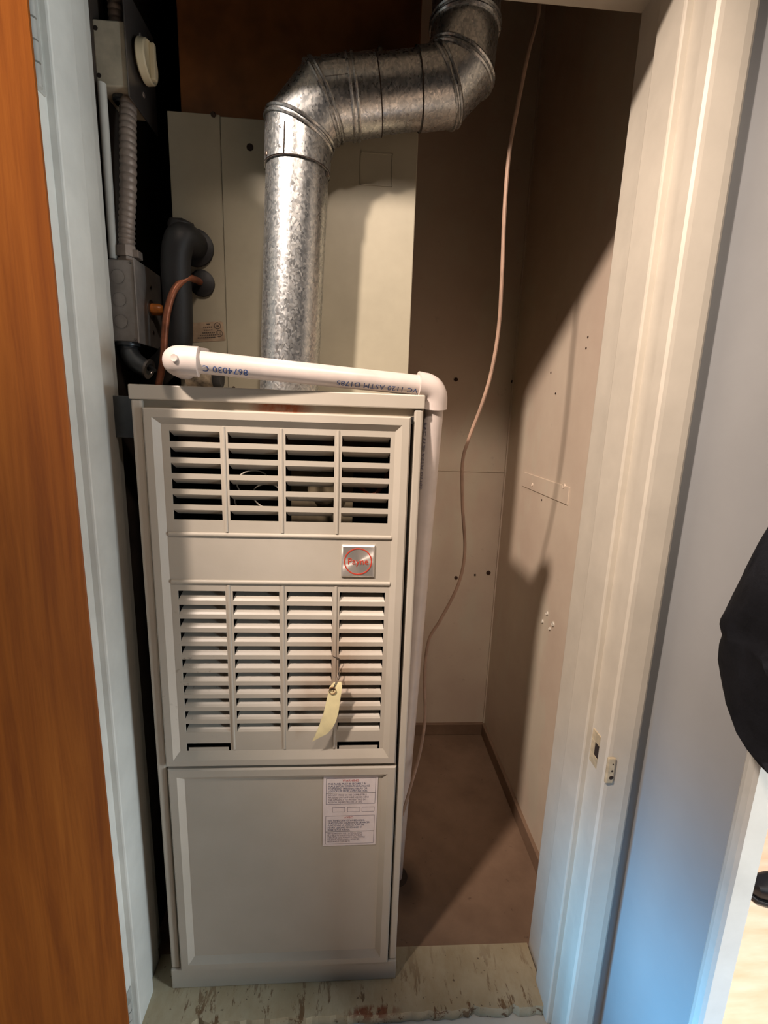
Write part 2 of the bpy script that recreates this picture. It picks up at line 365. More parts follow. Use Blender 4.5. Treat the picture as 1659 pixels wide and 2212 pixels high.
# hall right side wall, its doorway casing and jamb edge
WX = 0.478
struct(MB().box((WX, 0.447, 0), (WX + 0.018, WF + 0.005, 2.70)).build('wall_hall_right', M['wall_hall']), 'glossy pale wall to the right of the closet')
prof2 = [(WX + 0.001, 0.462), (WX - 0.006, 0.460), (WX - 0.010, 0.455), (WX - 0.012, 0.449), (WX - 0.0125, 0.440), (WX - 0.008, 0.4375), (WX + 0.017, 0.4365), (WX + 0.018, 0.448), (WX + 0.001, 0.448)]
struct(prism(prof2, 0, 2.1).build('trim_side_casing', M['paint_left']), 'casing of the side doorway into the sunlit room')
struct(MB().box((WX, -0.50, 2.1), (WX + 0.018, 0.447, 2.70)).build('wall_hall_lintel', M['wall_hall']), 'wall over the side doorway')
struct(MB().box((WX, -2.4, 0), (WX + 0.018, -0.50, 2.70)).build('wall_hall_rear', M['dull_hall_wall']), 'hall wall on the near side of the side doorway')
struct(MB().box((-2.2, -2.45, 0), (0.5, -2.40, 2.70)).build('wall_hall_end', M['dull_hall_wall']), 'end wall of the hall')
struct(MB().box((-2.25, -2.4, 0), (-2.2, 0.7, 2.70)).build('wall_hall_left', M['dull_hall_wall']), 'left wall of the hall')
struct(MB().box((0.60, 2.2, 0), (3.2, 2.25, 3.4)).build('wall_room', M['wall_hall']), 'far wall of the sunlit room')

# open wooden door, hinged on the left jamb
dm = MB().box((-0.036, -0.78, 0.31), (0.0, 0.0, HEAD - 0.004)); _ra = Matrix.Rotation(math.radians(-55), 3, 'Z')
dm.v = [_ra @ p + Vector((-0.3505, 0.615, 0)) for p in dm.v]
dr = dm.build('door_1', M['wood_door'], bevel=0.002)
struct(dr, 'open orange varnished wooden slab door')
def hinge(z0, z1):
    h = MB().box((JXL - 0.001, 0.640, z0), (JXL + 0.0025, 0.688, z1)).build('hinge', M['hinge'], dr, bevel=0.001)
    for i in range(5):
        a = z0 + (z1 - z0) * i / 5; b = z0 + (z1 - z0) * (i + 0.9) / 5; r = 0.0062 if i % 2 == 0 else 0.0052
        MB().lathe((JXL + 0.006 + (0.0015 if i % 2 else 0), 0.664, a), (0, 0, 1), [(0, 0), (0, r), (b - a, r), (b - a, 0)], 12).build('knuckle', M['hinge'], h)
    MB().lathe((JXL + 0.006, 0.664, z0), (0, 0, -1), [(0, 0.0058), (0.003, 0.0058), (0.006, 0)], 12).build('hinge_tip', M['hinge'], h)
hinge(R(0.365), R(0.475)); hinge(R(-1.13), R(-1.03))

# baseboards in the closet
struct(MB().box((-0.41, 1.503, PL - 0.004), (0.50, 1.516, PL + 0.040)).build('baseboard_back', M['brown_floor'], bevel=0.002), 'brown baseboard along the back wall')
struct(MB().box((0.490, 0.806, PL - 0.004), (0.501, 1.505, PL + 0.043)).build('baseboard_right', M['brown_floor'], bevel=0.002), 'brown baseboard along the right wall')
# closet wall details
MB().box((0.2, 1.5125, R(-0.171)), (0.499, 1.5155, R(-0.166))).build('panel_joint', M['closet'], wb)
MB().box((0.4955, 1.5085, PL + 0.04), (0.5005, 1.5155, 2.5)).build('corner_bead', M['closet'], wb)
for q, r in (((985, 820), 0.006), ((1107, 824), 0.005), ((1055, 1237), 0.0075), ((985, 1248), 0.006), ((1073, 1236), 0.004), ((1026, 1242), 0.003)):
    p = pix(*q, Y=1.514); MB().lathe(p, (0, -1, 0), [(-0.004, r), (0.002, r), (0.004, r * 0.6), (0.0042, 0)], 10).build('nail', M['rustscrew'], wb)
MB().box((0.4975, 1.045, R(-0.190)), (0.5005, 1.345, R(-0.148))).build('plaster_patch', M['closet'], wr, bevel=0.001)
for q, r in (((1150, 1047), 0.006), ((1218, 1050), 0.006)):
    p = pix(*q, X=0.4975); MB().lathe(p, (-1, 0, 0), [(-0.002, r), (0.002, r * 0.8), (0.001, r * 0.5), (0.001, 0)], 12).build('wall_anchor', M['closet'], wr)
for q, r in (((1182, 1325), 0.005), ((1195, 1348), 0.006), ((1172, 1342), 0.005), ((1188, 1358), 0.004)):
    p = pix(*q, X=0.4995); MB().lathe(p, (-1, 0, 0), [(-0.002, r * 1.3), (0.003, r * 0.9), (0.0015, r * 0.5), (0.0015, 0)], 10).build('anchor_hole', M['paint_trim'], wr)
for q in ((1266, 752), (1190, 805), (1270, 728), (1200, 850), (1170, 1080)):
    p = pix(*q, X=0.4995); MB().lathe(p, (-1, 0, 0), [(0, 0.003), (0.001, 0.002), (0.001, 0)], 8).build('nail', M['rustscrew'], wr)

# ================================================================ FURNACE
FX0, FX1, FY, FB = -0.338, 0.108, 0.753, 1.455
fu = thing('furnace', (-0.115, 1.10, PL), 'tall beige gas furnace with louvered door standing on the threshold board', 'furnace')
# shell: sides, back, top, inner liner
sh = MB(); FT = R(0.033); t_ = 0.002
sh.box((FX0, FY + 0.004, PL), (FX0 + t_, FB, FT - 0.002)); sh.box((FX1 - t_, FY + 0.004, PL), (FX1, FB, FT - 0.002)); sh.box((FX0, FB - t_, PL), (FX1, FB, FT - 0.002))
sh.build('cabinet_shell', M['furnace_side'], fu)
MB().box((FX0 + 0.003, 0.92, PL + 0.02), (FX1 - 0.003, 0.925, FT - 0.01)).box((FX0 + 0.003, FY + 0.02, R(-0.245)), (FX1 - 0.003, 0.92, R(-0.240))).box(
    (FX0 + 0.003, FY + 0.02, FT - 0.012), (FX1 - 0.003, 0.92, FT - 0.008)).box((FX0 + 0.003, FY + 0.02, PL + 0.02), (FX0 + 0.005, 0.92, FT - 0.01)).box(
    (FX1 - 0.005, FY + 0.02, PL + 0.02), (FX1 - 0.003, 0.92, FT - 0.01)).build('inner_liner', M['black_in'], fu)
MB().box((FX0 - 0.002, FY - 0.004, R(0.011)), (FX1 + 0.002, FB, FT)).build('top_cap', M['furnace'], fu, bevel=0.002)
MB().box((FX0 + 0.012, FY + 0.006, R(-0.006)), (FX1 - 0.012, FY + 0.010, R(0.012))).build('front_rail', M['rail'], fu)
MB().box((FX0, FY - 0.002, R(-1.086)), (FX0 + 0.016, FY + 0.03, R(0.011))).build('left_stile', M['furnace'], fu, bevel=0.003)
MB().box((FX1 - 0.014, FY - 0.002, R(-1.086)), (FX1, FY + 0.03, R(0.011))).build('right_stile', M['furnace'], fu, bevel=0.003)
MB().box((FX0 - 0.001, FY - 0.004, PL), (FX1 + 0.001, FY + 0.03, R(-1.087))).build('base_rail', M['furnace'], fu, bevel=0.0025)
MB().box((FX1 - 0.024, FY + 0.002, R(-0.012)), (FX1 - 0.014, FY + 0.006, R(-0.001))).build('corner_notch', M['black_in'], fu)
MB().box((FX0 + 0.013, FY + 0.012, PL + 0.04), (FX1 - 0.012, FY + 0.016, R(-0.60))).build('blower_divider', M['black_in'], fu)

def door_panel(x0, x1, z0, z1, y, bd, bv, bvb, rec, holes):
    """pressed steel door: flat border, bevel, recessed field with louver openings"""
    mb = MB(); dep = 0.016
    O = [(x0, z0), (x1, z0), (x1, z1), (x0, z1)]
    A = [(x0 + bd, z0 + bd), (x1 - bd, z0 + bd), (x1 - bd, z1 - bd), (x0 + bd, z1 - bd)]
    B = [(A[0][0] + bv, A[0][1] + bvb), (A[1][0] - bv, A[1][1] + bvb), (A[2][0] - bv, A[2][1] - bv), (A[3][0] + bv, A[3][1] - bv)]
    e = 0.0025
    O2 = [(x0 + e, z0 + e), (x1 - e, z0 + e), (x1 - e, z1 - e), (x0 + e, z1 - e)]
    L = [[(px, y + dep, pz) for px, pz in O], [(px, y + e, pz) for px, pz in O], [(px, y, pz) for px, pz in O2], [(px, y, pz) for px, pz in A], [(px, y + rec, pz) for px, pz in B]]
    vs = [p for ring in L for p in ring]; fs = []
    for i in range(4):
        for k in range(4): fs.append((i * 4 + k, i * 4 + (k + 1) % 4, (i + 1) * 4 + (k + 1) % 4, (i + 1) * 4 + k))
    mb.add(vs, fs)
    bx0, bz0 = B[0]; bx1, bz1 = B[2]; yy = y + rec
    xs = sorted({round(v, 5) for h in holes for v in (h[0], h[1])} | {bx0, bx1}); zs = sorted({round(v, 5) for h in holes for v in (h[2], h[3])} | {bz0, bz1})
    inh = lambda cx, cz: any(h[0] - 1e-6 < cx < h[1] + 1e-6 and h[2] - 1e-6 < cz < h[3] + 1e-6 for h in holes)
    for i in range(len(xs) - 1):
        for j in range(len(zs) - 1):
            if not inh((xs[i] + xs[i + 1]) / 2, (zs[j] + zs[j + 1]) / 2):
                mb.quad((xs[i], yy, zs[j]), (xs[i + 1], yy, zs[j]), (xs[i + 1], yy, zs[j + 1]), (xs[i], yy, zs[j + 1]))
    for a, b, c, d in holes:
        for p, q in (((a, c), (b, c)), ((b, c), (b, d)), ((b, d), (a, d)), ((a, d), (a, c))):
            mb.quad((p[0], yy, p[1]), (q[0], yy, q[1]), (q[0], yy + 0.0022, q[1]), (p[0], yy + 0.0022, p[1]))
    return mb
CX = [-0.284, -0.1955, -0.107, -0.0185]; CW = 0.0765
UZ = [R(-0.0340 - 0.0248 * i) for i in range(6)]; UH = 0.0165
LZ = [R(-0.2945 - 0.0247 * i) for i in range(11)]; LH = 0.0170
holes = [(x, x + CW, z - UH, z) for x in CX for z in UZ] + [(x, x + CW, z - LH, z) for x in CX for z in LZ]
HZ = R(-0.5805)
for x in (CX[0], CX[3]):
    holes += [(x, x + CW, HZ - 0.0085, HZ), (x, x + 0.0035, HZ - 0.017, HZ - 0.0085), (x + CW - 0.0035, x + CW, HZ - 0.017, HZ - 0.0085)]
UY = FY - 0.010
ud = door_panel(-0.319, 0.0885, R(-0.6225), R(-0.001), UY, 0.0135, 0.010, 0.0135, 0.008, holes).build('upper_door', M['furnace'], fu)
def rib(mb, x0, x1, z0, z1, y, h=0.0025):
    """half-round pressed rib"""
    if (x1 - x0) > (z1 - z0):
        prof = [((z0 + z1) / 2 + (z1 - z0) / 2 * math.cos(a), y - h * math.sin(a)) for a in [math.pi * k / 6 for k in range(7)]]
        vs = [(x0 + 0.002, py, pz) for pz, py in prof] + [(x1 - 0.002, py, pz) for pz, py in prof]
    else:
        prof = [((x0 + x1) / 2 + (x1 - x0) / 2 * math.cos(a), y - h * math.sin(a)) for a in [math.pi * k / 6 for k in range(7)]]
        vs = [(px, py, z0 + 0.002) for px, py in prof] + [(px, py, z1 - 0.002) for px, py in prof]
    mb.add(vs, [(i, i + 1, 8 + i, 7 + i) for i in range(6)] + [tuple(range(7)), tuple(range(13, 6, -1))], False); return mb
yr = UY + 0.008
for x in (-0.2015, -0.113, -0.0245):
    rib(MB(), x - 0.0025, x + 0.0025, R(-0.195), R(-0.024), yr, 0.0022).build('vertical_rib', M['furnace'], ud)
    rib(MB(), x - 0.0025, x + 0.0025, R(-0.595), R(-0.282), yr, 0.0022).build('vertical_rib', M['furnace'], ud)
rib(MB(), -0.295, 0.0675, R(-0.2015), R(-0.1945), yr, 0.0035).build('horizontal_rib', M['furnace'], ud)
rib(MB(), -0.295, 0.0675, R(-0.2820), R(-0.2750), yr, 0.0035).build('horizontal_rib', M['furnace'], ud)
# louver blades (shared meshes)
def blade(up):
    w2 = CW / 2; e = 0.004; th = 0.0009; N = 5; mb = MB(); F = []; Bk = []
    for i in range(N + 1):
        t = i / N
        if up: yy, zz, ww = 0.015 * t, -UH / 2 - 0.0005 + 0.0125 * t ** 0.8, w2 - e * t      # from the lower edge, back and up
        else: yy, zz, ww = 0.014 * t, UH / 2 + 0.0004 - 0.0095 * t ** 0.9, w2 - e * 0.7 * t  # from the upper edge, back and down
        F.append(((-ww, yy, zz), (ww, yy, zz))); Bk.append(((-ww, yy + th, zz + (-th if up else th)), (ww, yy + th, zz + (-th if up else th))))
    vs = [p for a in F for p in a] + [p for a in Bk for p in a]; b = 2 * (N + 1); fs = []
    for i in range(N): fs += [(2 * i, 2 * i + 1, 2 * i + 3, 2 * i + 2), (b + 2 * i, b + 2 * i + 2, b + 2 * i + 3, b + 2 * i + 1), (2 * i, 2 * i + 2, b + 2 * i + 2, b + 2 * i), (2 * i + 1, b + 2 * i + 1, b + 2 * i + 3, 2 * i + 3)]
    fs += [(0, b, b + 1, 1), (2 * N, 2 * N + 1, b + 2 * N + 1, b + 2 * N)]
    me = bpy.data.meshes.new('louver'); me.from_pydata(vs, [], fs); me.materials.append(M['furnace']); return me
bu, bd_ = blade(True), blade(False)
for z in UZ:
    for x in CX: put('louver', bd_, Vector((x + CW / 2, yr + 0.0004, z - UH / 2)), ud)
for z in LZ:
    for x in CX: put('louver', bu, Vector((x + CW / 2, yr + 0.0004, z - LH / 2)), ud)
# rounded field bottoms under the two handle slots
for x in (CX[0], CX[3]):
    MB().box((x + 0.0035, yr + 0.001, HZ - 0.0175), (x + CW - 0.0035, yr + 0.0022, HZ - 0.0085)).build('handle_tab', M['furnace'], ud)
# badge
bc = Vector((0.011, yr, R(-0.2385))); bs = 0.0275
bg = MB().add([(bc.x + sx * (bs if k < 2 else bs - 0.0025), bc.y - (0, 0.0025, 0.0045)[k], bc.z + sz * (bs if k < 2 else bs - 0.0025)) for k in range(3) for sx, sz in ((-1, -1), (1, -1), (1, 1), (-1, 1))],
    [(i * 4 + k, i * 4 + (k + 1) % 4, (i + 1) * 4 + (k + 1) % 4, (i + 1) * 4 + k) for i in range(2) for k in range(4)] + [(8, 9, 10, 11)]).build('brand_badge', M['badge'], ud)
rg = MB(); rr = 0.0222; n = 48; vs = []
for k in range(n):
    a = 2 * math.pi * k / n
    for r, dy in ((rr - 0.0009, 0), (rr - 0.0009, -0.0006), (rr + 0.0009, -0.0006), (rr + 0.0009, 0)): vs.append((bc.x + r * math.cos(a), bc.y - 0.0045 + dy, bc.z + r * math.sin(a)))
rg.add(vs, [(4 * k + i, 4 * k + i + 1, 4 * ((k + 1) % n) + i + 1, 4 * ((k + 1) % n) + i) for k in range(n) for i in range(3)]).build('badge_ring', M['badge_red'], ud)
def flat_text(body, size, mapf, name, m, parent, align='LEFT', spacing=1.0, stretch=1.0):
    vs, fs = text_geo(body, size, align, spacing, stretch)
    o = MB().add([mapf(a, b) for a, b in vs], fs).build(name, m, parent); return o
flat_text('Payne', 0.0158, lambda a, b: (bc.x + a, bc.y - 0.0052, bc.z - 0.0050 + b), 'badge_lettering', M['badge_red'], ud, 'CENTER', 1.0, 0.94)
# lower door
LY = FY - 0.009
ld = door_panel(-0.3175, 0.0905, R(-1.0855), R(-0.6285), LY, 0.0155, 0.0105, 0.012, 0.008, []).build('lower_door', M['furnace'], fu)
# warning label
c0, c1, c2 = Vector((-0.0425, LY + 0.0072, R(-0.6525))), Vector((0.1005, 0, 0.0005)), Vector((-0.0005, 0, -0.1525))
lab = lambda u, v, dy=0.0: tuple(c0 + c1 * u + c2 * v + Vector((0, -dy, 0)))
wl = MB().add([lab(0, 0), lab(1, 0), lab(1, 1), lab(0, 1), lab(0, 0, .0006), lab(1, 0, .0006), lab(1, 1, .0006), lab(0, 1, .0006)], [(4, 5, 6, 7), (0, 1, 5, 4), (1, 2, 6, 5), (2, 3, 7, 6), (3, 0, 4, 7)]).build('warning_label', M['label'], ld)
wl['label'] = 'white bilingual warning label with red headings'
def lab_lines(lines, u0, v0, dv, size, m, align='LEFT', st=1.0):
    mb = MB()
    for i, s in enumerate(lines):
        vs, fs = text_geo(s, size, align, 1.0, st)
        mb.add([lab(u0 + a / 0.1005, v0 + dv * i - b / 0.1525, 0.0009) for a, b in vs], fs)
    mb.build('label_print', m, wl)
lab_lines(['WARNING'], 0.5, 0.075, 0, 0.0066, M['red_ink'], 'CENTER', 0.95)
lab_lines(['THIS PANEL MUST BE SECURELY IN', 'PLACE BEFORE OPERATING FURNACE', 'TO PREVENT PERSONAL INJURY OR', 'LOSS OF LIFE FROM ASPHYXIATION.'], 0.09, 0.118, 0.034, 0.0056, M['blue_ink'], st=0.80)
lab_lines(['DO NOT STORE OR USE COMBUSTIBLE', 'MATERIAL OR FLAMMABLE LIQUIDS NEAR', 'THIS APPLIANCE TO PREVENT FIRE, EX-', 'PLOSION, INJURY OR LOSS OF LIFE.'], 0.09, 0.275, 0.034, 0.0053, M['grey_ink'], st=0.76)
lab_lines(['AVISO'], 0.48, 0.600, 0, 0.0062, M['red_ink'], 'CENTER')
lab_lines(['ESTE PANEL DEBE ESTAR BIEN ASEG-', 'URADO EN SU LUGAR ANTES DE HACER', 'FUNCIONAR LA UNIDAD, A FIN DE', 'EVITAR LESIONES PERSONALES O', 'MUERTE POR ASFIXIA.'], 0.09, 0.642, 0.034, 0.0055, M['blue_ink'], st=0.78)
lab_lines(['NO GUARDE NI USE MATERIAL COM-', 'BUSTIBLE NI LIQUIDOS INFLAMABLES', 'CERCA DE ESTE APARATO PARA EVITAR', 'INCENDIO, EXPLOSION, LESIONES', 'PERSONALES O MUERTE.'], 0.09, 0.828, 0.030, 0.0050, M['grey_ink'], st=0.78)
fr = MB()
def lrect(u0, v0, u1, v1, wd=0.0007):
    for (a, b), (c, d) in (((u0, v0), (u1, v0)), ((u1, v0), (u1, v1)), ((u1, v1), (u0, v1)), ((u0, v1), (u0, v0))):
        du, dv = (0, wd / 0.1525) if b == d else (wd / 0.1005, 0)
        fr.add([lab(a, b, .0008), lab(c, d, .0008), lab(c + du, d + dv, .0008), lab(a + du, b + dv, .0008)], [(0, 1, 2, 3)])
lrect(0.05, 0.03, 0.955, 0.235); lrect(0.05, 0.235, 0.955, 0.390); lrect(0.17, 0.440, 0.40, 0.505); lrect(0.45, 0.440, 0.68, 0.505); lrect(0.72, 0.440, 0.945, 0.505)
lrect(0.05, 0.560, 0.955, 0.790); lrect(0.05, 0.790, 0.955, 0.970)
fr.build('label_frames', M['grey_ink'], wl)
# things seen through the upper louvers
MB().box((-0.11, 0.84, R(-0.20)), (0.0, 0.89, R(-0.09))).lathe((-0.05, 0.84, R(-0.13)), (0, -1, 0), [(0, 0.03), (0.012, 0.03), (0.016, 0.024), (0.016, 0)], 20).build('gas_valve', mat('gas_valve_cast', (112, 100, 80), 0.5, metal=0.4, var=0.2), fu)
MB().box((-0.31, 0.86, R(-0.075)), (0.08, 0.91, R(-0.045))).build('burner_manifold', mat('rusty_manifold', (96, 62, 44), 0.7, var=0.3), fu)
for k, (cx, cz, r) in enumerate(((-0.17, -0.125, 0.028), (-0.15, -0.145, 0.024), (-0.185, -0.16, 0.022))):
    MB().tube([(cx + r * math.cos(a), 0.81 + 0.01 * k + 0.008 * math.sin(2 * a), R(cz) + r * 0.9 * math.sin(a)) for a in [0.3 + 0.28 * i for i in range(18)]], 0.0013, 6).build('wire', mat('pale_wire_%d' % k, (176, 168, 156), 0.5), fu)
MB().tube(bez([(0.0, 0.86, R(-0.12)), (0.04, 0.84, R(-0.14)), (0.07, 0.86, R(-0.08)), (0.07, 0.9, R(-0.02))]), 0.004, 8).build('gas_tube', M['copper'], fu)

# manila tag on a wire
tg = thing('hang_tag', pix(708, 1540, Y=0.738), 'cream paper tag hanging by thin wire from the furnace louvers', 'tag')
TY = 0.734
TL = ((721, 1474), (712, 1484), (706, 1510), (699, 1540), (690, 1566), (681, 1588), (674, 1602))
TR = ((737, 1473), (739, 1483), (735, 1512), (731, 1540), (725, 1560), (717, 1574), (707, 1585))
vs = []
for i in range(7):
    bend = 0.006 * math.sin(i / 6 * math.pi * 0.9)
    for k in range(5):
        vs.append(tuple(pix(TL[i][0] + (TR[i][0] - TL[i][0]) * k / 4, TL[i][1] + (TR[i][1] - TL[i][1]) * k / 4, Y=TY - bend - 0.004 * (k / 4) * (i / 6))))
nb = len(vs); vs += [(a, b + 0.0005, c) for a, b, c in vs]; fs = []
for i in range(6):
    for k in range(4): q = i * 5 + k; fs += [(q, q + 1, q + 6, q + 5), (nb + q, nb + q + 5, nb + q + 6, nb + q + 1)]
    fs += [(i * 5, i * 5 + 5, nb + i * 5 + 5, nb + i * 5), (i * 5 + 4, nb + i * 5 + 4, nb + i * 5 + 9, i * 5 + 9)]
fs += [(0, nb, nb + 1, 1), (1, nb + 1, nb + 2, 2), (2, nb + 2, nb + 3, 3), (3, nb + 3, nb + 4, 4), (30, 31, nb + 31, nb + 30), (31, 32, nb + 32, nb + 31), (32, 33, nb + 33, nb + 32), (33, 34, nb + 34, nb + 33)]
MB().add(vs, fs, True).build('card', M['tag'], tg)
ep = pix(718, 1491, Y=TY - 0.004)
MB().lathe(ep, (0, -1, 0), [(0.003, 0.006), (-0.001, 0.006), (-0.001, 0.0022), (0.001, 0.002)], 16).build('eyelet', M['eyelet'], tg)
MB().tube(bez([pix(718, 1491, Y=TY - 0.006), pix(725, 1474, Y=TY - 0.002), pix(731, 1450, Y=0.745), pix(733, 1424, Y=0.748), pix(722, 1419, Y=0.749), pix(714, 1411, Y=0.756), pix(712, 1404, Y=0.762)], 5), 0.0007, 6).build('tie_wire', M['wire'], tg)
MB().tube(bez([pix(718, 1491, Y=TY - 0.006), pix(729, 1472, Y=TY), pix(734, 1450, Y=0.748), pix(738, 1443, Y=0.758)], 5), 0.0006, 6).build('tie_wire', M['wire'], tg)

# ================================================================ COIL CABINET
KY, KX0, KX1, KS, KT = 0.93, -0.325, 0.1005, -0.2375, R(0.488)
ck = thing('coil_cabinet', (-0.11, 1.15, FT), 'cream sheet metal coil cabinet on top of the furnace', 'coil cabinet')
MB().box((KX0, KY + 0.004, FT), (KX1, 1.455, KT)).build('cabinet_body', M['coil'], ck, bevel=0.002)
MB().box((KX0, KY, FT + 0.001), (KS - 0.0005, KY + 0.006, KT)).build('side_panel', M['coil'], ck, bevel=0.0012)
pm = MB().box((KS + 0.0005, KY - 0.003, FT + 0.001), (KX1, KY + 0.006, KT - 0.004)).build('front_panel', M['coil'], ck, bevel=0.0015)
a, b = pix(779, 328, Y=KY - 0.003), pix(847, 404, Y=KY - 0.003); e = 0.0016
for p, q in (((a.x, a.z), (b.x, a.z - e)), ((a.x, b.z), (b.x, b.z + e)), ((a.x, a.z), (a.x + e, b.z)), ((b.x - e, a.z), (b.x, b.z))):
    MB().box((p[0], KY - 0.0042, p[1]), (q[0], KY - 0.0025, q[1])).build('knockout_ridge', M['coil'], pm)
p = pix(540, 318, Y=KY - 0.003); MB().lathe(p, (0, -1, 0), [(0, 0.006), (0.0006, 0.005), (0.0002, 0)], 12).build('plug_hole', M['hole'], pm)
p = pix(461, 248, Y=KY); MB().lathe(p, (0, -1, 0), [(-0.001, 0.0045), (0.002, 0.0045), (0.0035, 0.003), (0.0035, 0)], 6).build('screw', M['screw'], ck)
for q in ((505, 838), (590, 826)):
    p = pix(*q, Y=KY - 0.003); MB().lathe(p, (0, -1, 0), [(-0.001, 0.003), (0.0015, 0.003), (0.002, 0)], 8).build('screw', M['screw'], ck)
# rating label
q0, q1, q2 = pix(402, 698, Y=KY - 0.0006), pix(481, 694, Y=KY - 0.0006), pix(409, 740, Y=KY - 0.0006)
ux, vx = q1 - q0, q2 - q0
pl = lambda u, v, dy=0.0: tuple(q0 + ux * u + vx * v + Vector((0, -dy, 0)))
rl = MB().add([pl(0, 0), pl(.95, 0), pl(1, .06), pl(1, .95), pl(.96, 1), pl(0, 1)], [(0, 1, 2, 3, 4, 5)]).build('rating_label', M['foil'], ck)
lm = MB()
for i, (u, v, ww) in enumerate(((.55, .12, .1), (.45, .27, .3), (.45, .42, .3), (.40, .56, .36), (.32, .68, .45), (.25, .80, .50))):
    for s in range(int(ww / 0.05)): lm.add([pl(u + s * 0.05, v - .035, .0004), pl(u + s * .05 + .035, v - .035, .0004), pl(u + s * .05 + .035, v + .02, .0004), pl(u + s * .05, v + .02, .0004)], [(0, 1, 2, 3)])
lm.build('label_print', M['dark_ink'], rl)
for (u, v), s, body in (((.84, .22), 0.0048, 'SA'), ((.86, .62), 0.0055, 'UL')):
    c = Vector(pl(u, v, .0005)); vs = []
    for k in range(24):
        a = 2 * math.pi * k / 24
        for r in (0.0052, 0.0060): vs.append((c.x + r * math.cos(a), c.y, c.z + r * math.sin(a)))
    mm = MB().add(vs, [(2 * k, 2 * k + 1, 2 * ((k + 1) % 24) + 1, 2 * ((k + 1) % 24)) for k in range(24)])
    tv, tf = text_geo(body, s * 1.25, 'CENTER'); mm.add([(c.x + x_, c.y - 0.0002, c.z - s * 0.42 + y_) for x_, y_ in tv], tf)
    mm.build('approval_mark', M['dark_ink'], rl)
# plywood plenum above
tag(MB().box((-0.31, 0.955, KT + 0.0005), (0.10, 1.46, 2.62)).build('plywood_plenum', M['plywood'], bevel=0.002), 'dark brown plywood box above the coil cabinet', 'plenum')

# refrigerant lines
def grommet(c, r, d): return MB().lathe(c, (0, -1, 0), [(-0.003, 0), (-0.003, r * 0.9), (0.0, r), (d * 0.6, r), (d, r * 0.8), (d, 0)], 24)
sg = thing('suction_line', pix(400, 560, Y=0.92), 'thick black insulated refrigerant tube entering the coil cabinet', 'pipe')
g1 = pix(424, 537, Y=KY); grommet(g1, 0.031, 0.010).build('rubber_collar', M['rubber'], sg)
MB().tube(bez([g1 + Vector((0, 0.005, 0)), g1 + Vector((-0.003, -0.028, 0.004)), pix(388, 520, Y=0.882), pix(380, 570, Y=0.885), pix(384, 650, Y=0.892), pix(384, 740, Y=0.895), (-0.333, 0.90, R(0.082)), (-0.366, 0.915, R(0.050)), (-0.3745, 0.94, R(-0.02)), (-0.3745, 0.96, R(-0.12))], 8), [0.024] * 73, 20).build('insulated_tube', M['rubber'], sg)
p = pix(392, 488, Y=0.898); MB().lathe(p, (0.2, -0.3, 1), [(-0.02, 0.02), (0.0, 0.022), (0.008, 0.019), (0.012, 0)], 18).build('insulation_end', M['rubber'], sg)
lq = thing('liquid_line', pix(437, 612, Y=0.92), 'thin copper refrigerant tube curving out of a black grommet', 'pipe')
g2 = pix(437, 613, Y=KY); grommet(g2, 0.0225, 0.008).build('rubber_collar', M['rubber'], lq)
MB().tube(bez([g2 + Vector((0, 0.004, 0)), g2 + Vector((-0.004, -0.018, 0.001)), pix(405, 602, Y=0.885), pix(378, 624, Y=0.865), pix(362, 670, Y=0.858), pix(356, 720, Y=0.858), pix(353, 770, Y=0.858), pix(346, 815, Y=0.862), (-0.358, 0.868, R(-0.02))], 8), 0.0058, 12).build('copper_tube', M['copper'], lq)

# ================================================================ FLUE PIPE
PY = 0.868; r0 = 0.0505
fl = thing('flue_pipe', (-0.115, PY, FT), 'galvanized round flue pipe with two elbows rising from the furnace', 'flue pipe')
AX = [Vector((x, PY, R(z))) for x, z in ((-0.1165, 0.031), (-0.0985, 0.438), (-0.060, 0.4835), (-0.014, 0.4915), (0.132, 0.5165), (0.157, 0.543), (0.160, 0.600), (0.160, 1.16))]
def seg_dir(i): return (AX[i + 1] - AX[i]).normalized()
def mitre_ring(i_seg, at, r, n=48):
    """circle of segment i_seg cut by the bisector plane at axis node `at`"""
    d = seg_dir(i_seg)
    nrm = d if at in (0, len(AX) - 1) else (seg_dir(at - 1) + seg_dir(at)).normalized()
    u = Vector((0, -1, 0)); v = d.cross(u); out = []
    for k in range(n):
        a = 2 * math.pi * k / n; p = AX[at] + (u * math.cos(a) + v * math.sin(a)) * r
        out.append(p + d * ((AX[at] - p).dot(nrm) / d.dot(nrm)))
    return out
def ring_at(i_seg, s, r, n=48):
    d = seg_dir(i_seg); c = AX[i_seg] + d * s; u = Vector((0, -1, 0)); v = d.cross(u)
    return [c + (u * math.cos(2 * math.pi * k / n) + v * math.sin(2 * math.pi * k / n)) * r for k in range(n)]
def loft(rings, name, m, parent):
    n = len(rings[0]); mb = MB()
    mb.add([p for g in rings for p in g], [(i * n + k, i * n + (k + 1) % n, (i + 1) * n + (k + 1) % n, (i + 1) * n + k) for i in range(len(rings) - 1) for k in range(n)], True)
    return mb.build(name, m, parent)
def ln(i): return (AX[i + 1] - AX[i]).length
rb = r0 + 0.0025
c_end = ln(0) - 0.055
loft([ring_at(0, 0, r0), ring_at(0, c_end * 0.5, r0), ring_at(0, c_end + 0.01, r0)], 'straight_section', M['galv'], fl)
g_ = loft([ring_at(0, c_end, r0 - 0.001), ring_at(0, c_end, rb), mitre_ring(0, 1, rb)], 'elbow_gore', M['galv'], fl)
loft([mitre_ring(1, 1, rb), mitre_ring(1, 2, rb)], 'elbow_gore', M['galv'], fl)
loft([mitre_ring(2, 2, rb), mitre_ring(2, 3, rb)], 'elbow_gore', M['galv'], fl)
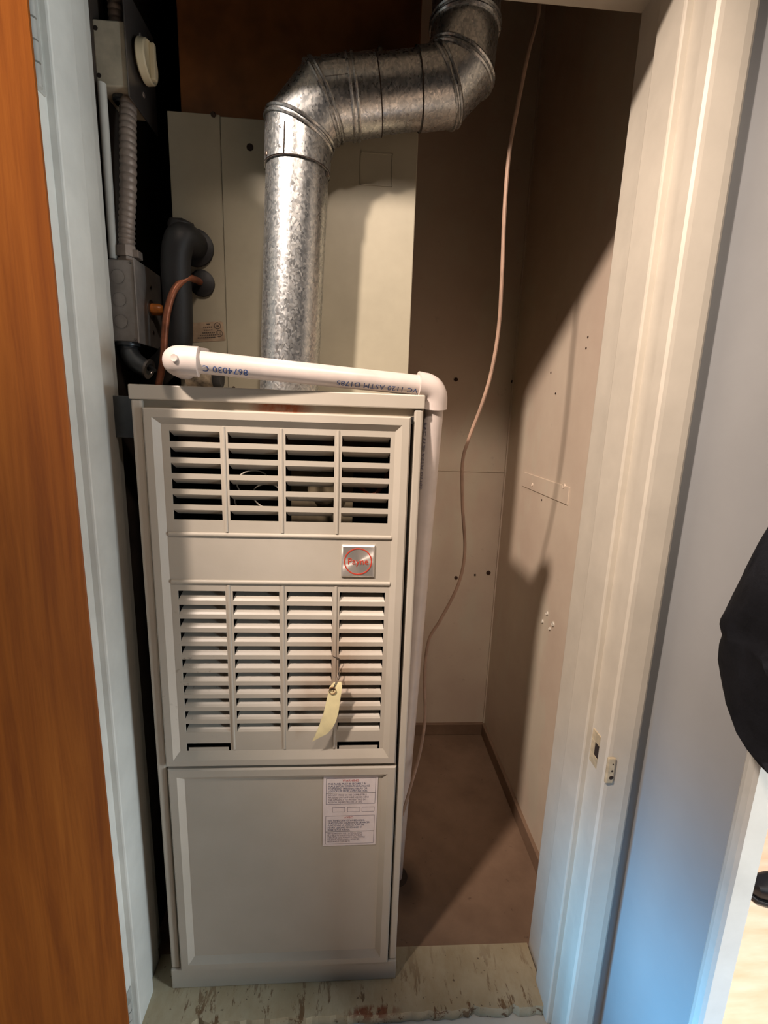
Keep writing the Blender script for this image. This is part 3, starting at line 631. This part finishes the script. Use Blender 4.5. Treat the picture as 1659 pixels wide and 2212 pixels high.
loft([mitre_ring(3, 3, rb), ring_at(3, 0.040, rb), ring_at(3, 0.040, r0 - 0.001)], 'elbow_gore', M['galv'], fl)
loft([ring_at(3, 0.030, r0), ring_at(3, 0.112, r0)], 'straight_section', M['galv'], fl)
loft([ring_at(3, 0.106, r0 - 0.001), ring_at(3, 0.106, rb), mitre_ring(3, 4, rb)], 'elbow_gore', M['galv'], fl)
loft([mitre_ring(4, 4, rb), mitre_ring(4, 5, rb)], 'elbow_gore', M['galv'], fl)
loft([mitre_ring(5, 5, rb), mitre_ring(5, 6, rb)], 'elbow_gore', M['galv'], fl)
loft([mitre_ring(6, 6, rb), ring_at(6, 0.05, rb), ring_at(6, 0.05, r0 - 0.001)], 'elbow_gore', M['galv'], fl)
loft([ring_at(6, 0.045, r0), ring_at(6, ln(6), r0)], 'straight_section', M['galv'], fl)
for at in (1, 2, 3, 4, 5, 6):
    for off in (-0.0042, 0.0042):
        mb = MB(); sg_ = at - 1 if off < 0 else at; d = seg_dir(sg_)
        ring = [p + d * off for p in mitre_ring(sg_, at, rb + 0.0008)]
        n = len(ring); m_ = 6; vs = []
        for k in range(n):
            t = (ring[(k + 1) % n] - ring[k - 1]).normalized(); o_ = (ring[k] - AX[at] - d * off); o_ = (o_ - t * o_.dot(t)).normalized(); b_ = t.cross(o_)
            for j in range(m_): vs.append(ring[k] + (o_ * math.cos(2 * math.pi * j / m_) + b_ * math.sin(2 * math.pi * j / m_)) * 0.0026)
        mb.add(vs, [(k * m_ + j, k * m_ + (j + 1) % m_, ((k + 1) % n) * m_ + (j + 1) % m_, ((k + 1) % n) * m_ + j) for k in range(n) for j in range(m_)], True)
        mb.build('bead', M['galv'], fl)
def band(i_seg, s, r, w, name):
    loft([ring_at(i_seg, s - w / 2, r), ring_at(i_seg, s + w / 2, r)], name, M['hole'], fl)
band(0, c_end - 0.0004, rb + 0.0003, 0.0016, 'seam_shade_line'); band(3, 0.0405, rb + 0.0003, 0.0018, 'seam_shade_line'); band(3, 0.1055, rb + 0.0003, 0.0018, 'seam_shade_line')  # dark bands colour in the shadow gap and dirt line at each joint
# riveted lap seam on the first gore, patch on the third, rivets and screws
def on_pipe(i_seg, s, ang, r):
    d = seg_dir(i_seg); u = Vector((0, -1, 0)); v = d.cross(u); return AX[i_seg] + d * s + (u * math.cos(ang) + v * math.sin(ang)) * r, (u * math.cos(ang) + v * math.sin(ang))
def lap(i_seg, s0, s1, a0, a1, name):
    mb = MB(); vs = []; n = 6
    for s in (s0, s1):
        for k in range(n + 1): vs.append(on_pipe(i_seg, s, a0 + (a1 - a0) * k / n, rb + 0.0012)[0])
    for s in (s0, s1):
        for k in range(n + 1): vs.append(on_pipe(i_seg, s, a0 + (a1 - a0) * k / n, rb - 0.002)[0])
    q = n + 1; fs = [(k, k + 1, q + k + 1, q + k) for k in range(n)] + [(0, q, 3 * q, 2 * q), (n, 2 * q + n, 3 * q + n, q + n)] + [(k, 2 * q + k, 2 * q + k + 1, k + 1) for k in range(n)] + [(q + k, q + k + 1, 3 * q + k + 1, 3 * q + k) for k in range(n)]
    mb.add(vs, fs, False).build(name, M['galv'], fl)
# angle sign: the pipe runs up, left-hand side of the view is one sign of v
sgn = 1 if on_pipe(0, 0.3, 1.0, 1)[0].x < AX[0].x else -1
lap(0, c_end + 0.0005, ln(0) - 0.012, sgn * 0.28, sgn * 1.15, 'lap_seam')
lap(2, 0.006, ln(2) - 0.006, sgn * 0.05, sgn * 0.9, 'lap_seam')
ms = MB(); ms.add([on_pipe(0, s_, a_, rb + 0.0014)[0] for s_, a_ in ((c_end, sgn * 0.265), (c_end, sgn * 0.295), (ln(0) - 0.012, sgn * 0.295), (ln(0) - 0.012, sgn * 0.265))], [(0, 1, 2, 3)]).build('seam_shade_line', M['hole'], fl)  # dark strip painting the shaded edge of the lap
for s, a in ((c_end + 0.010, sgn * 0.40), (c_end + 0.036, sgn * 0.40)):
    p, nrm = on_pipe(0, s, a, rb + 0.001); MB().lathe(p, nrm, [(-0.001, 0.0026), (0.0006, 0.0024), (0.0014, 0)], 10).build('rivet', M['galv'], fl)
for seg, s, a in ((0, c_end + 0.006, sgn * 0.95), (0, c_end - 0.006, -sgn * 1.25), (3, 0.05, sgn * 1.2)):
    p, nrm = on_pipe(seg, s, a, rb - 0.001); MB().lathe(p, nrm, [(-0.001, 0.004), (0.003, 0.0038), (0.004, 0.0025), (0.004, 0)], 6).build('sheet_metal_screw', M['wire'], fl)

# ================================================================ PVC DRAIN
rp = 0.0160; rf = 0.0215
dp = thing('drain_pipe', (0.1285, 0.97, PL - 0.004), 'white plastic drain pipe crossing the furnace top and down its side', 'pipe')
eL = Vector((-0.262, 0.722, R(0.068))); eR = Vector((0.1285, 0.772, R(0.0470))); bt = Vector((0.1290, 0.972, PL - 0.004))
h = (eR - eL).normalized(); dv = (bt - eR).normalized()
MB().tube([eL + h * 0.01, eR - h * 0.005], rp, 24).build('horizontal_pipe', M['pvc'], dp)
MB().tube([eR + dv * 0.005, bt], rp, 24).build('vertical_pipe', M['pvc'], dp)
def elbow(c, a, b, la, lb, name):
    """90 degree fitting with collars reaching along a and b"""
    pts = []; k = 0.0225
    pts += [c + a * la, c + a * (la - 0.0005)]
    for i in range(9):
        t = i / 8; pts.append((c + a * k) * (1 - t) ** 2 + c * 2 * t * (1 - t) + (c + b * k) * t * t)
    pts += [c + b * (lb - 0.0005), c + b * lb]
    o = MB().tube(pts, [rf - 0.0022, rf] + [rf - 0.0006] * 9 + [rf, rf - 0.0022], 28).build(name, M['pvc'], dp); return o
elbow(eR, -h, dv, 0.030, 0.034, 'elbow_fitting')
yb = Vector((0.10, 1, -0.10)).normalized()
elbow(eL, h, yb, 0.036, 0.040, 'elbow_fitting')
pm_ = eL + Vector((0.009, -rf + 0.0022, 0.0005)); MB().lathe(pm_, (-0.25, -1, 0), [(-0.002, 0.0052), (0.0007, 0.005), (0.0003, 0.0038), (0.0003, 0)], 18).build('mould_mark', M['pvc'], dp)
# blue print along the pipe, upside down as seen from the hall
def pipe_text(body, a0, a1, b0, size, phi, m, base, r, upv, flip, stretch=1.0, name='pipe_print'):
    ax = (a1 - a0).normalized(); up = (upv - ax * upv.dot(ax)).normalized(); out = up.cross(ax).normalized()
    if out.y > 0: out = -out
    vs, fs = text_geo(body, size, 'LEFT', 1.05, stretch); q = []
    # subdivide is unnecessary: letters are small against the radius
    for a, b in vs:
        if flip: a, b = -a, -b
        t = phi + b / r
        q.append(a0 + ax * (b0 + a) + (out * math.cos(t) + up * math.sin(t)) * (r + 0.0006))
    return MB().add(q, fs).build(name, m, dp)
upz = Vector((0, 0, 1))
pipe_text('8674030 C', eL, eR, 0.106, 0.0135, -0.30, M['pipe_ink'], None, rp, upz, True, 1.0)
pipe_text('VC 1120 ASTM D1785', eL, eR, (eR - eL).length - 0.032, 0.0118, -0.40, M['pipe_ink'], None, rp, upz, True, 1.10)
pipe_text('PVC 1120 ASTM D1785', eR, bt, 0.055, 0.0085, 0.75, M['grey_ink'], None, rp, Vector((-1, 0, 0)), False, 1.3)
# tee and cleanout behind, joined to the coil drain
tee = thing('drain_tee', pix(440, 825, Y=0.87), 'old dirty plastic drain tee behind the white pipe', 'pipe fitting')
tc = Vector((-0.262, 0.845, R(0.054)))
MB().tube([tc + Vector((-0.020, 0, 0)), tc + Vector((0.024, 0, 0))], 0.0195, 20).build('tee_body', M['pvc_dirty'], tee)
MB().lathe(tc + Vector((0.024, 0, 0)), (1, 0, 0), [(0, 0.0195), (0, 0.0205), (0.007, 0.0205), (0.012, 0.017), (0.012, 0)], 20).build('black_plug', M['rubber'], tee)
MB().tube([tc, tc + Vector((0, 0.088, 0))], 0.0165, 18).build('coil_nipple', M['pvc_dirty'], tee)
MB().lathe(tc + Vector((-0.002, 0, 0.0)), (0, 0, 1), [(0, 0.0175), (0.044, 0.0175), (0.045, 0.0165), (0.045, 0.0145), (0.030, 0.0145), (0.030, 0)], 24).build('open_vent_stub', M['pvc'], tee)
# floor drain hole at pipe foot
MB().lathe((bt.x, bt.y, PL - 0.0045), (0, 0, 1), [(0, 0.03), (0.002, 0.029), (0.0025, 0.017), (0.0005, 0.016)], 20).build('floor_escutcheon', M['hole'], dp)

# ================================================================ CABLE
cb = []
for (x, y), Y in (((1172, -60), .875), ((1160, 40), .872), ((1142, 110), .87), ((1118, 230), .87), ((1100, 330), .868), ((1090, 450), .868), ((1084, 600), .868), ((1077, 710), .87), ((1062, 800), .87), ((1042, 870), .87),
        ((1012, 950), .875), ((999, 1000), .88), ((999, 1090), .885), ((1004, 1190), .89), ((990, 1262), .89), ((952, 1338), .895), ((926, 1384), .905), ((917, 1460), .91), ((918, 1550), .90), ((908, 1622), .89), ((888, 1695), .865), ((872, 1750), .832), ((866, 1772), .80)):
    cb.append(pix(x, y, Y=Y))
cb = [Vector((cb[0].x + 0.01, .88, 2.63))] + cb
cb[-1] = Vector((0.1075, cb[-1].y, cb[-1].z))
for c in cb[-4:-1]: c.x = max(c.x, 0.1125)
tag(MB().tube(bez(cb, 6), 0.0034, 8).build('thermostat_cable', M['cable']), 'thin tan cable hanging from the closet ceiling to the furnace side', 'cable')

# ================================================================ ELECTRICAL BOXES ON THE LEFT
def boxed(a, b, name, m, parent, bv=0.0015): return MB().box(a, b).build(name, m, parent, bevel=bv)
# lower junction box, cover faces right
bx = -0.362
jb = thing('junction_box', (-0.39, 0.90, R(0.11)), 'grey steel junction box with round knockouts and orange lamp on its cover', 'junction box')
boxed((-0.410, 0.852, R(0.106)), (bx - 0.001, 0.952, R(0.232)), 'box_body', M['steel_box'], jb, 0.002)
boxed((bx - 0.001, 0.849, R(0.104)), (bx + 0.0015, 0.955, R(0.235)), 'cover_plate', M['steel_box'], jb, 0.001)
for z in (0.206, 0.171, 0.137):
    c = Vector((-0.389, 0.852, R(z))); n = 28; vs = []
    for k in range(n):
        a = 2 * math.pi * k / n
        for r, dy in ((0.0112, 0.0005), (0.0112, -0.0007), (0.0122, -0.0007), (0.0122, 0.0005)): vs.append((c.x + r * math.cos(a), c.y + dy, c.z + r * math.sin(a)))
    MB().add(vs, [(4 * k + i, 4 * k + i + 1, 4 * ((k + 1) % n) + i + 1, 4 * ((k + 1) % n) + i) for k in range(n) for i in range(3)]).lathe(c, (0, -1, 0), [(-0.001, 0.0104), (0.0009, 0.0104), (0.0010, 0.0)], 28).build('knockout', M['steel_box'], jb)
for x, z in ((-0.405, 0.229), (-0.368, 0.228), (-0.405, 0.110), (-0.368, 0.110)):
    MB().lathe((x, 0.852, R(z)), (0, -1, 0), [(0, 0.0022), (0.0015, 0.0018), (0.002, 0)], 8).build('corner_rivet', M['steel_plate'], jb)
oc = Vector((bx + 0.0015, 0.905, R(0.168)))
ob = MB().lathe(oc, (1, 0, 0), [(0, 0.0155), (0.0015, 0.0155), (0.002, 0.0125), (0.0022, 0)], 20).build('lamp_ring', M['steel_plate'], jb)
MB().lathe(oc, (1, 0, 0), [(0, 0.0098), (0.014, 0.0098), (0.020, 0.0078), (0.023, 0.004), (0.0235, 0)], 20).build('orange_lamp', M['orange'], jb)
for z in (0.205, 0.130): MB().lathe((bx + 0.0015, 0.908, R(z)), (1, 0, 0), [(0, 0.0035), (0.001, 0.003), (0.0012, 0)], 10).build('cover_screw', M['screw'], jb)
# flexible conduit with connector
fc = thing('flexible_conduit', (-0.380, 0.872, R(0.232)), 'ribbed metal flexible conduit above the junction box', 'conduit')
MB().lathe((-0.381, 0.874, R(0.231)), (0, 0, 1), [(0, 0), (0, 0.0150), (0.007, 0.0150), (0.007, 0.0125), (0.010, 0.0125), (0.010, 0.0165), (0.026, 0.0155), (0.026, 0)], 6).build('hex_connector', M['conduit'], fc)
boxed((-0.372, 0.866, R(0.240)), (-0.360, 0.884, R(0.252)), 'clamp_lug', M['conduit'], fc)
path = bez([(-0.381, 0.874, R(0.255)), (-0.379, 0.874, R(0.29)), (-0.3745, 0.876, R(0.335)), (-0.3720, 0.880, R(0.39)), (-0.3735, 0.890, R(0.44)), (-0.376, 0.905, R(0.487))], 40)
rad = [0.0112 + 0.0017 * abs(math.sin(i * math.pi / 8.5)) for i in range(len(path))]
MB().tube(path, rad, 18).build('ribbed_tube', M['conduit'], fc)
# angled connector below the box
ce = thing('conduit_elbow', (-0.385, 0.87, R(0.10)), 'dark cast metal angle connector under the junction box', 'connector')
MB().tube(bez([(-0.389, 0.872, R(0.108)), (-0.388, 0.871, R(0.094)), (-0.380, 0.866, R(0.079)), (-0.364, 0.862, R(0.067)), (-0.353, 0.860, R(0.063))], 6), [0.0145] * 8 + [0.0155] * 9 + [0.0150] * 8, 18).build('elbow_body', M['cast_dark'], ce)
MB().lathe((-0.389, 0.872, R(0.106)), (0, 0, -1), [(0, 0.019), (0.005, 0.019), (0.006, 0.015)], 18).build('lock_ring', M['cast_dark'], ce)
MB().lathe((-0.355, 0.8605, R(0.0640)), (0.93, -0.1, -0.3), [(0, 0.0165), (0.004, 0.0165), (0.004, 0.010), (0.001, 0.009), (0.001, 0)], 18).build('end_bushing', M['steel_plate'], ce)
MB().tube(bez([(-0.353, 0.860, R(0.063)), (-0.348, 0.853, R(0.066)), (-0.341, 0.845, R(0.064)), (-0.334, 0.838, R(0.060))], 5), 0.003, 8).build('lead_wire', M['rubber'], ce)
# switch box above
ux_ = -0.361
sb = thing('switch_box', (-0.385, 0.92, R(0.486)), 'pale grey metal switch box with steel cover and round ivory knob', 'switch box')
boxed((-0.4105, 0.876, R(0.487)), (ux_ - 0.001, 0.965, R(0.574)), 'box_body', mat('dusty_painted_box', (190, 180, 158), 0.55, var=0.12, nscale=30), sb, 0.002)
cp = boxed((ux_ - 0.001, 0.871, R(0.4725)), (ux_ + 0.0015, 0.980, R(0.622)), 'cover_plate', M['steel_plate'], sb, 0.0008)
kc = Vector((ux_ + 0.0015, 0.913, R(0.545)))
MB().lathe(kc, (1, 0, 0), [(0, 0.006), (0.006, 0.006), (0.006, 0.0285), (0.008, 0.030), (0.018, 0.029), (0.020, 0.027), (0.0185, 0.025), (0.0185, 0)], 40).build('dial_knob', M['ivory'], sb)
boxed((kc.x + 0.018, kc.y - 0.0045, kc.z - 0.026), (kc.x + 0.027, kc.y + 0.0045, kc.z + 0.026), 'dial_grip', M['ivory'], sb, 0.002)
for z in (0.505, 0.588): MB().lathe((ux_ + 0.0015, 0.925, R(z)), (1, 0, 0), [(0, 0.004), (0.0012, 0.0035), (0.0014, 0)], 10).build('cover_screw', M['conduit'], sb)
for z in (0.500, 0.562): MB().lathe((-0.406, 0.876, R(z)), (0, -1, 0), [(0, 0.0035), (0.0006, 0.003), (0.0007, 0)], 10).build('box_hole', M['hole'], sb)
MB().lathe((-0.386, 0.905, R(0.488)), (0, 0, -1), [(0, 0.014), (0.006, 0.014), (0.007, 0.011), (0.010, 0.011)], 16).build('lock_nut', M['cast_dark'], sb)
# conduit leaving the switch box upward
uc = thing('upper_conduit', (-0.385, 0.905, R(0.574)), 'ribbed metal conduit leaving the switch box upward', 'conduit')
MB().lathe((-0.383, 0.900, R(0.573)), (0, 0, 1), [(0, 0), (0, 0.015), (0.008, 0.015), (0.008, 0.012), (0.012, 0.012)], 16).build('connector', M['conduit'], uc)
path = bez([(-0.383, 0.900, R(0.580)), (-0.383, 0.900, R(0.65)), (-0.385, 0.905, R(0.75)), (-0.39, 0.91, R(1.19))], 60)
MB().tube(path, [0.0112 + 0.0017 * abs(math.sin(i * math.pi / 8.5)) for i in range(len(path))], 16).build('ribbed_tube', M['conduit'], uc)
# pale thin conduit strip along the return wall
tag(MB().tube([(-0.401, 0.868, R(0.236)), (-0.401, 0.872, R(0.487))], 0.0065, 12).build('cable_strip', M['paint_left']), 'pale painted cable between the two wall boxes', 'cable')
# small dark bracket by the furnace top-left corner
tag(MB().box((JXL - 0.004, 0.796, R(-0.050)), (-0.338, 0.812, R(0.016))).build('metal_bracket', M['cast_dark'], bevel=0.001), 'dark sheet metal bracket between left jamb and furnace top', 'bracket')

# ================================================================ BAG AND SHOE AT THE RIGHT
bgr = thing('hanging_bag', (0.43, 0.40, R(-0.31)), 'black fabric bag hanging at the side doorway casing', 'bag')
mb = MB(); rings = []; n = 28
# (height, left edge pixel x, y) measured along the outline, body runs out to the right
for (x, y), wd in (((1672, 1118), 0.006), ((1668, 1128), 0.012), ((1648, 1170), 0.030), ((1622, 1225), 0.050), ((1598, 1275), 0.062), ((1578, 1312), 0.070), ((1570, 1326), 0.072), ((1575, 1345), 0.064), ((1578, 1356), 0.064), ((1571, 1378), 0.072), ((1566, 1410), 0.078), ((1566, 1450), 0.082), ((1572, 1485), 0.082), ((1588, 1525), 0.078), ((1612, 1562), 0.070), ((1642, 1600), 0.055), ((1675, 1625), 0.030)):
    e_ = pix(x, y, X=0.405); side = Vector((0.30, -0.95, 0)).normalized()
    c = e_ + side * wd; ring = []
    for k in range(n):
        a = 2 * math.pi * k / n; fold = 1 + 0.10 * math.sin(5 * a + e_.z * 60) + 0.07 * math.sin(9 * a - e_.z * 90)
        ring.append(c + side * (-math.cos(a) * wd) + Vector((0.95, 0.30, 0)) * (math.sin(a) * min(wd, 0.058) * 0.85 * fold))
    rings.append(ring)
mb.add([p for g in rings for p in g], [(i * n + k, i * n + (k + 1) % n, (i + 1) * n + (k + 1) % n, (i + 1) * n + k) for i in range(len(rings) - 1) for k in range(n)], True)
mb.add(rings[0], [tuple(reversed(range(n)))]); mb.add(rings[-1], [tuple(range(n))])
mb.build('bag_body', M['fabric'], bgr)
top_c = sum(rings[0], Vector()) / n
MB().tube(bez([top_c + Vector((0, 0, -0.01)), top_c + Vector((0.012, -0.004, 0.05)), (0.462, 0.425, R(0.06)), (0.462, 0.44, R(0.075)), (0.458, 0.45, R(0.06)), top_c + Vector((0.02, 0.01, 0.02)), top_c + Vector((0.0, 0, -0.01))], 6), 0.006, 10).build('strap', M['fabric'], bgr)
MB().tube(bez([(0.468, 0.446, R(0.085)), (0.468, 0.446, R(0.062)), (0.458, 0.440, R(0.055)), (0.452, 0.436, R(0.066))], 5), 0.003, 8).build('wall_hook', M['steel_plate'], bgr)

# shoe on the floor of the room beyond
sc_ = pix(1630, 1952, Z=0.0)
sh_ = thing('shoe', sc_, 'black shoe lying on the sunlit wooden floor beyond the side doorway', 'shoe')
def shoe_part(name, prof, m, y0=0.0):
    mb = MB(); rings = []
    for x, hw, z0, z1, dy in prof:
        ring = []
        for k in range(16):
            a = 2 * math.pi * k / 16; cx_, sx_ = math.cos(a), math.sin(a)
            q = Vector((x, dy + hw * math.copysign(abs(cx_) ** 0.8, cx_), (z0 + z1) / 2 + (z1 - z0) / 2 * math.copysign(abs(sx_) ** 0.8, sx_)))
            an = math.radians(-12); ring.append(sc_ + Vector((q.x * math.cos(an) - q.y * math.sin(an), q.x * math.sin(an) + q.y * math.cos(an) + 0.03, q.z)))
        rings.append(ring)
    n = 16; mb.add([p for g in rings for p in g], [(i * n + k, i * n + (k + 1) % n, (i + 1) * n + (k + 1) % n, (i + 1) * n + k) for i in range(len(rings) - 1) for k in range(n)], True)
    mb.add(rings[0], [tuple(reversed(range(n)))]); mb.add(rings[-1], [tuple(range(n))]); return mb.build(name, m, sh_)
shoe_part('sole', [(0.0, 0.018, 0, 0.016, 0), (0.012, 0.034, 0, 0.018, 0), (0.07, 0.045, 0, 0.018, 0), (0.15, 0.038, 0, 0.022, 0.004), (0.24, 0.034, 0, 0.026, 0), (0.27, 0.020, 0.0, 0.026, 0)], M['rubber'])
shoe_part('upper', [(0.004, 0.014, 0.012, 0.040, 0), (0.016, 0.031, 0.012, 0.056, 0), (0.06, 0.042, 0.012, 0.070, 0), (0.12, 0.038, 0.015, 0.092, 0.003), (0.19, 0.034, 0.02, 0.112, 0), (0.25, 0.030, 0.02, 0.116, 0), (0.268, 0.018, 0.024, 0.11, 0)], M['shoe'])
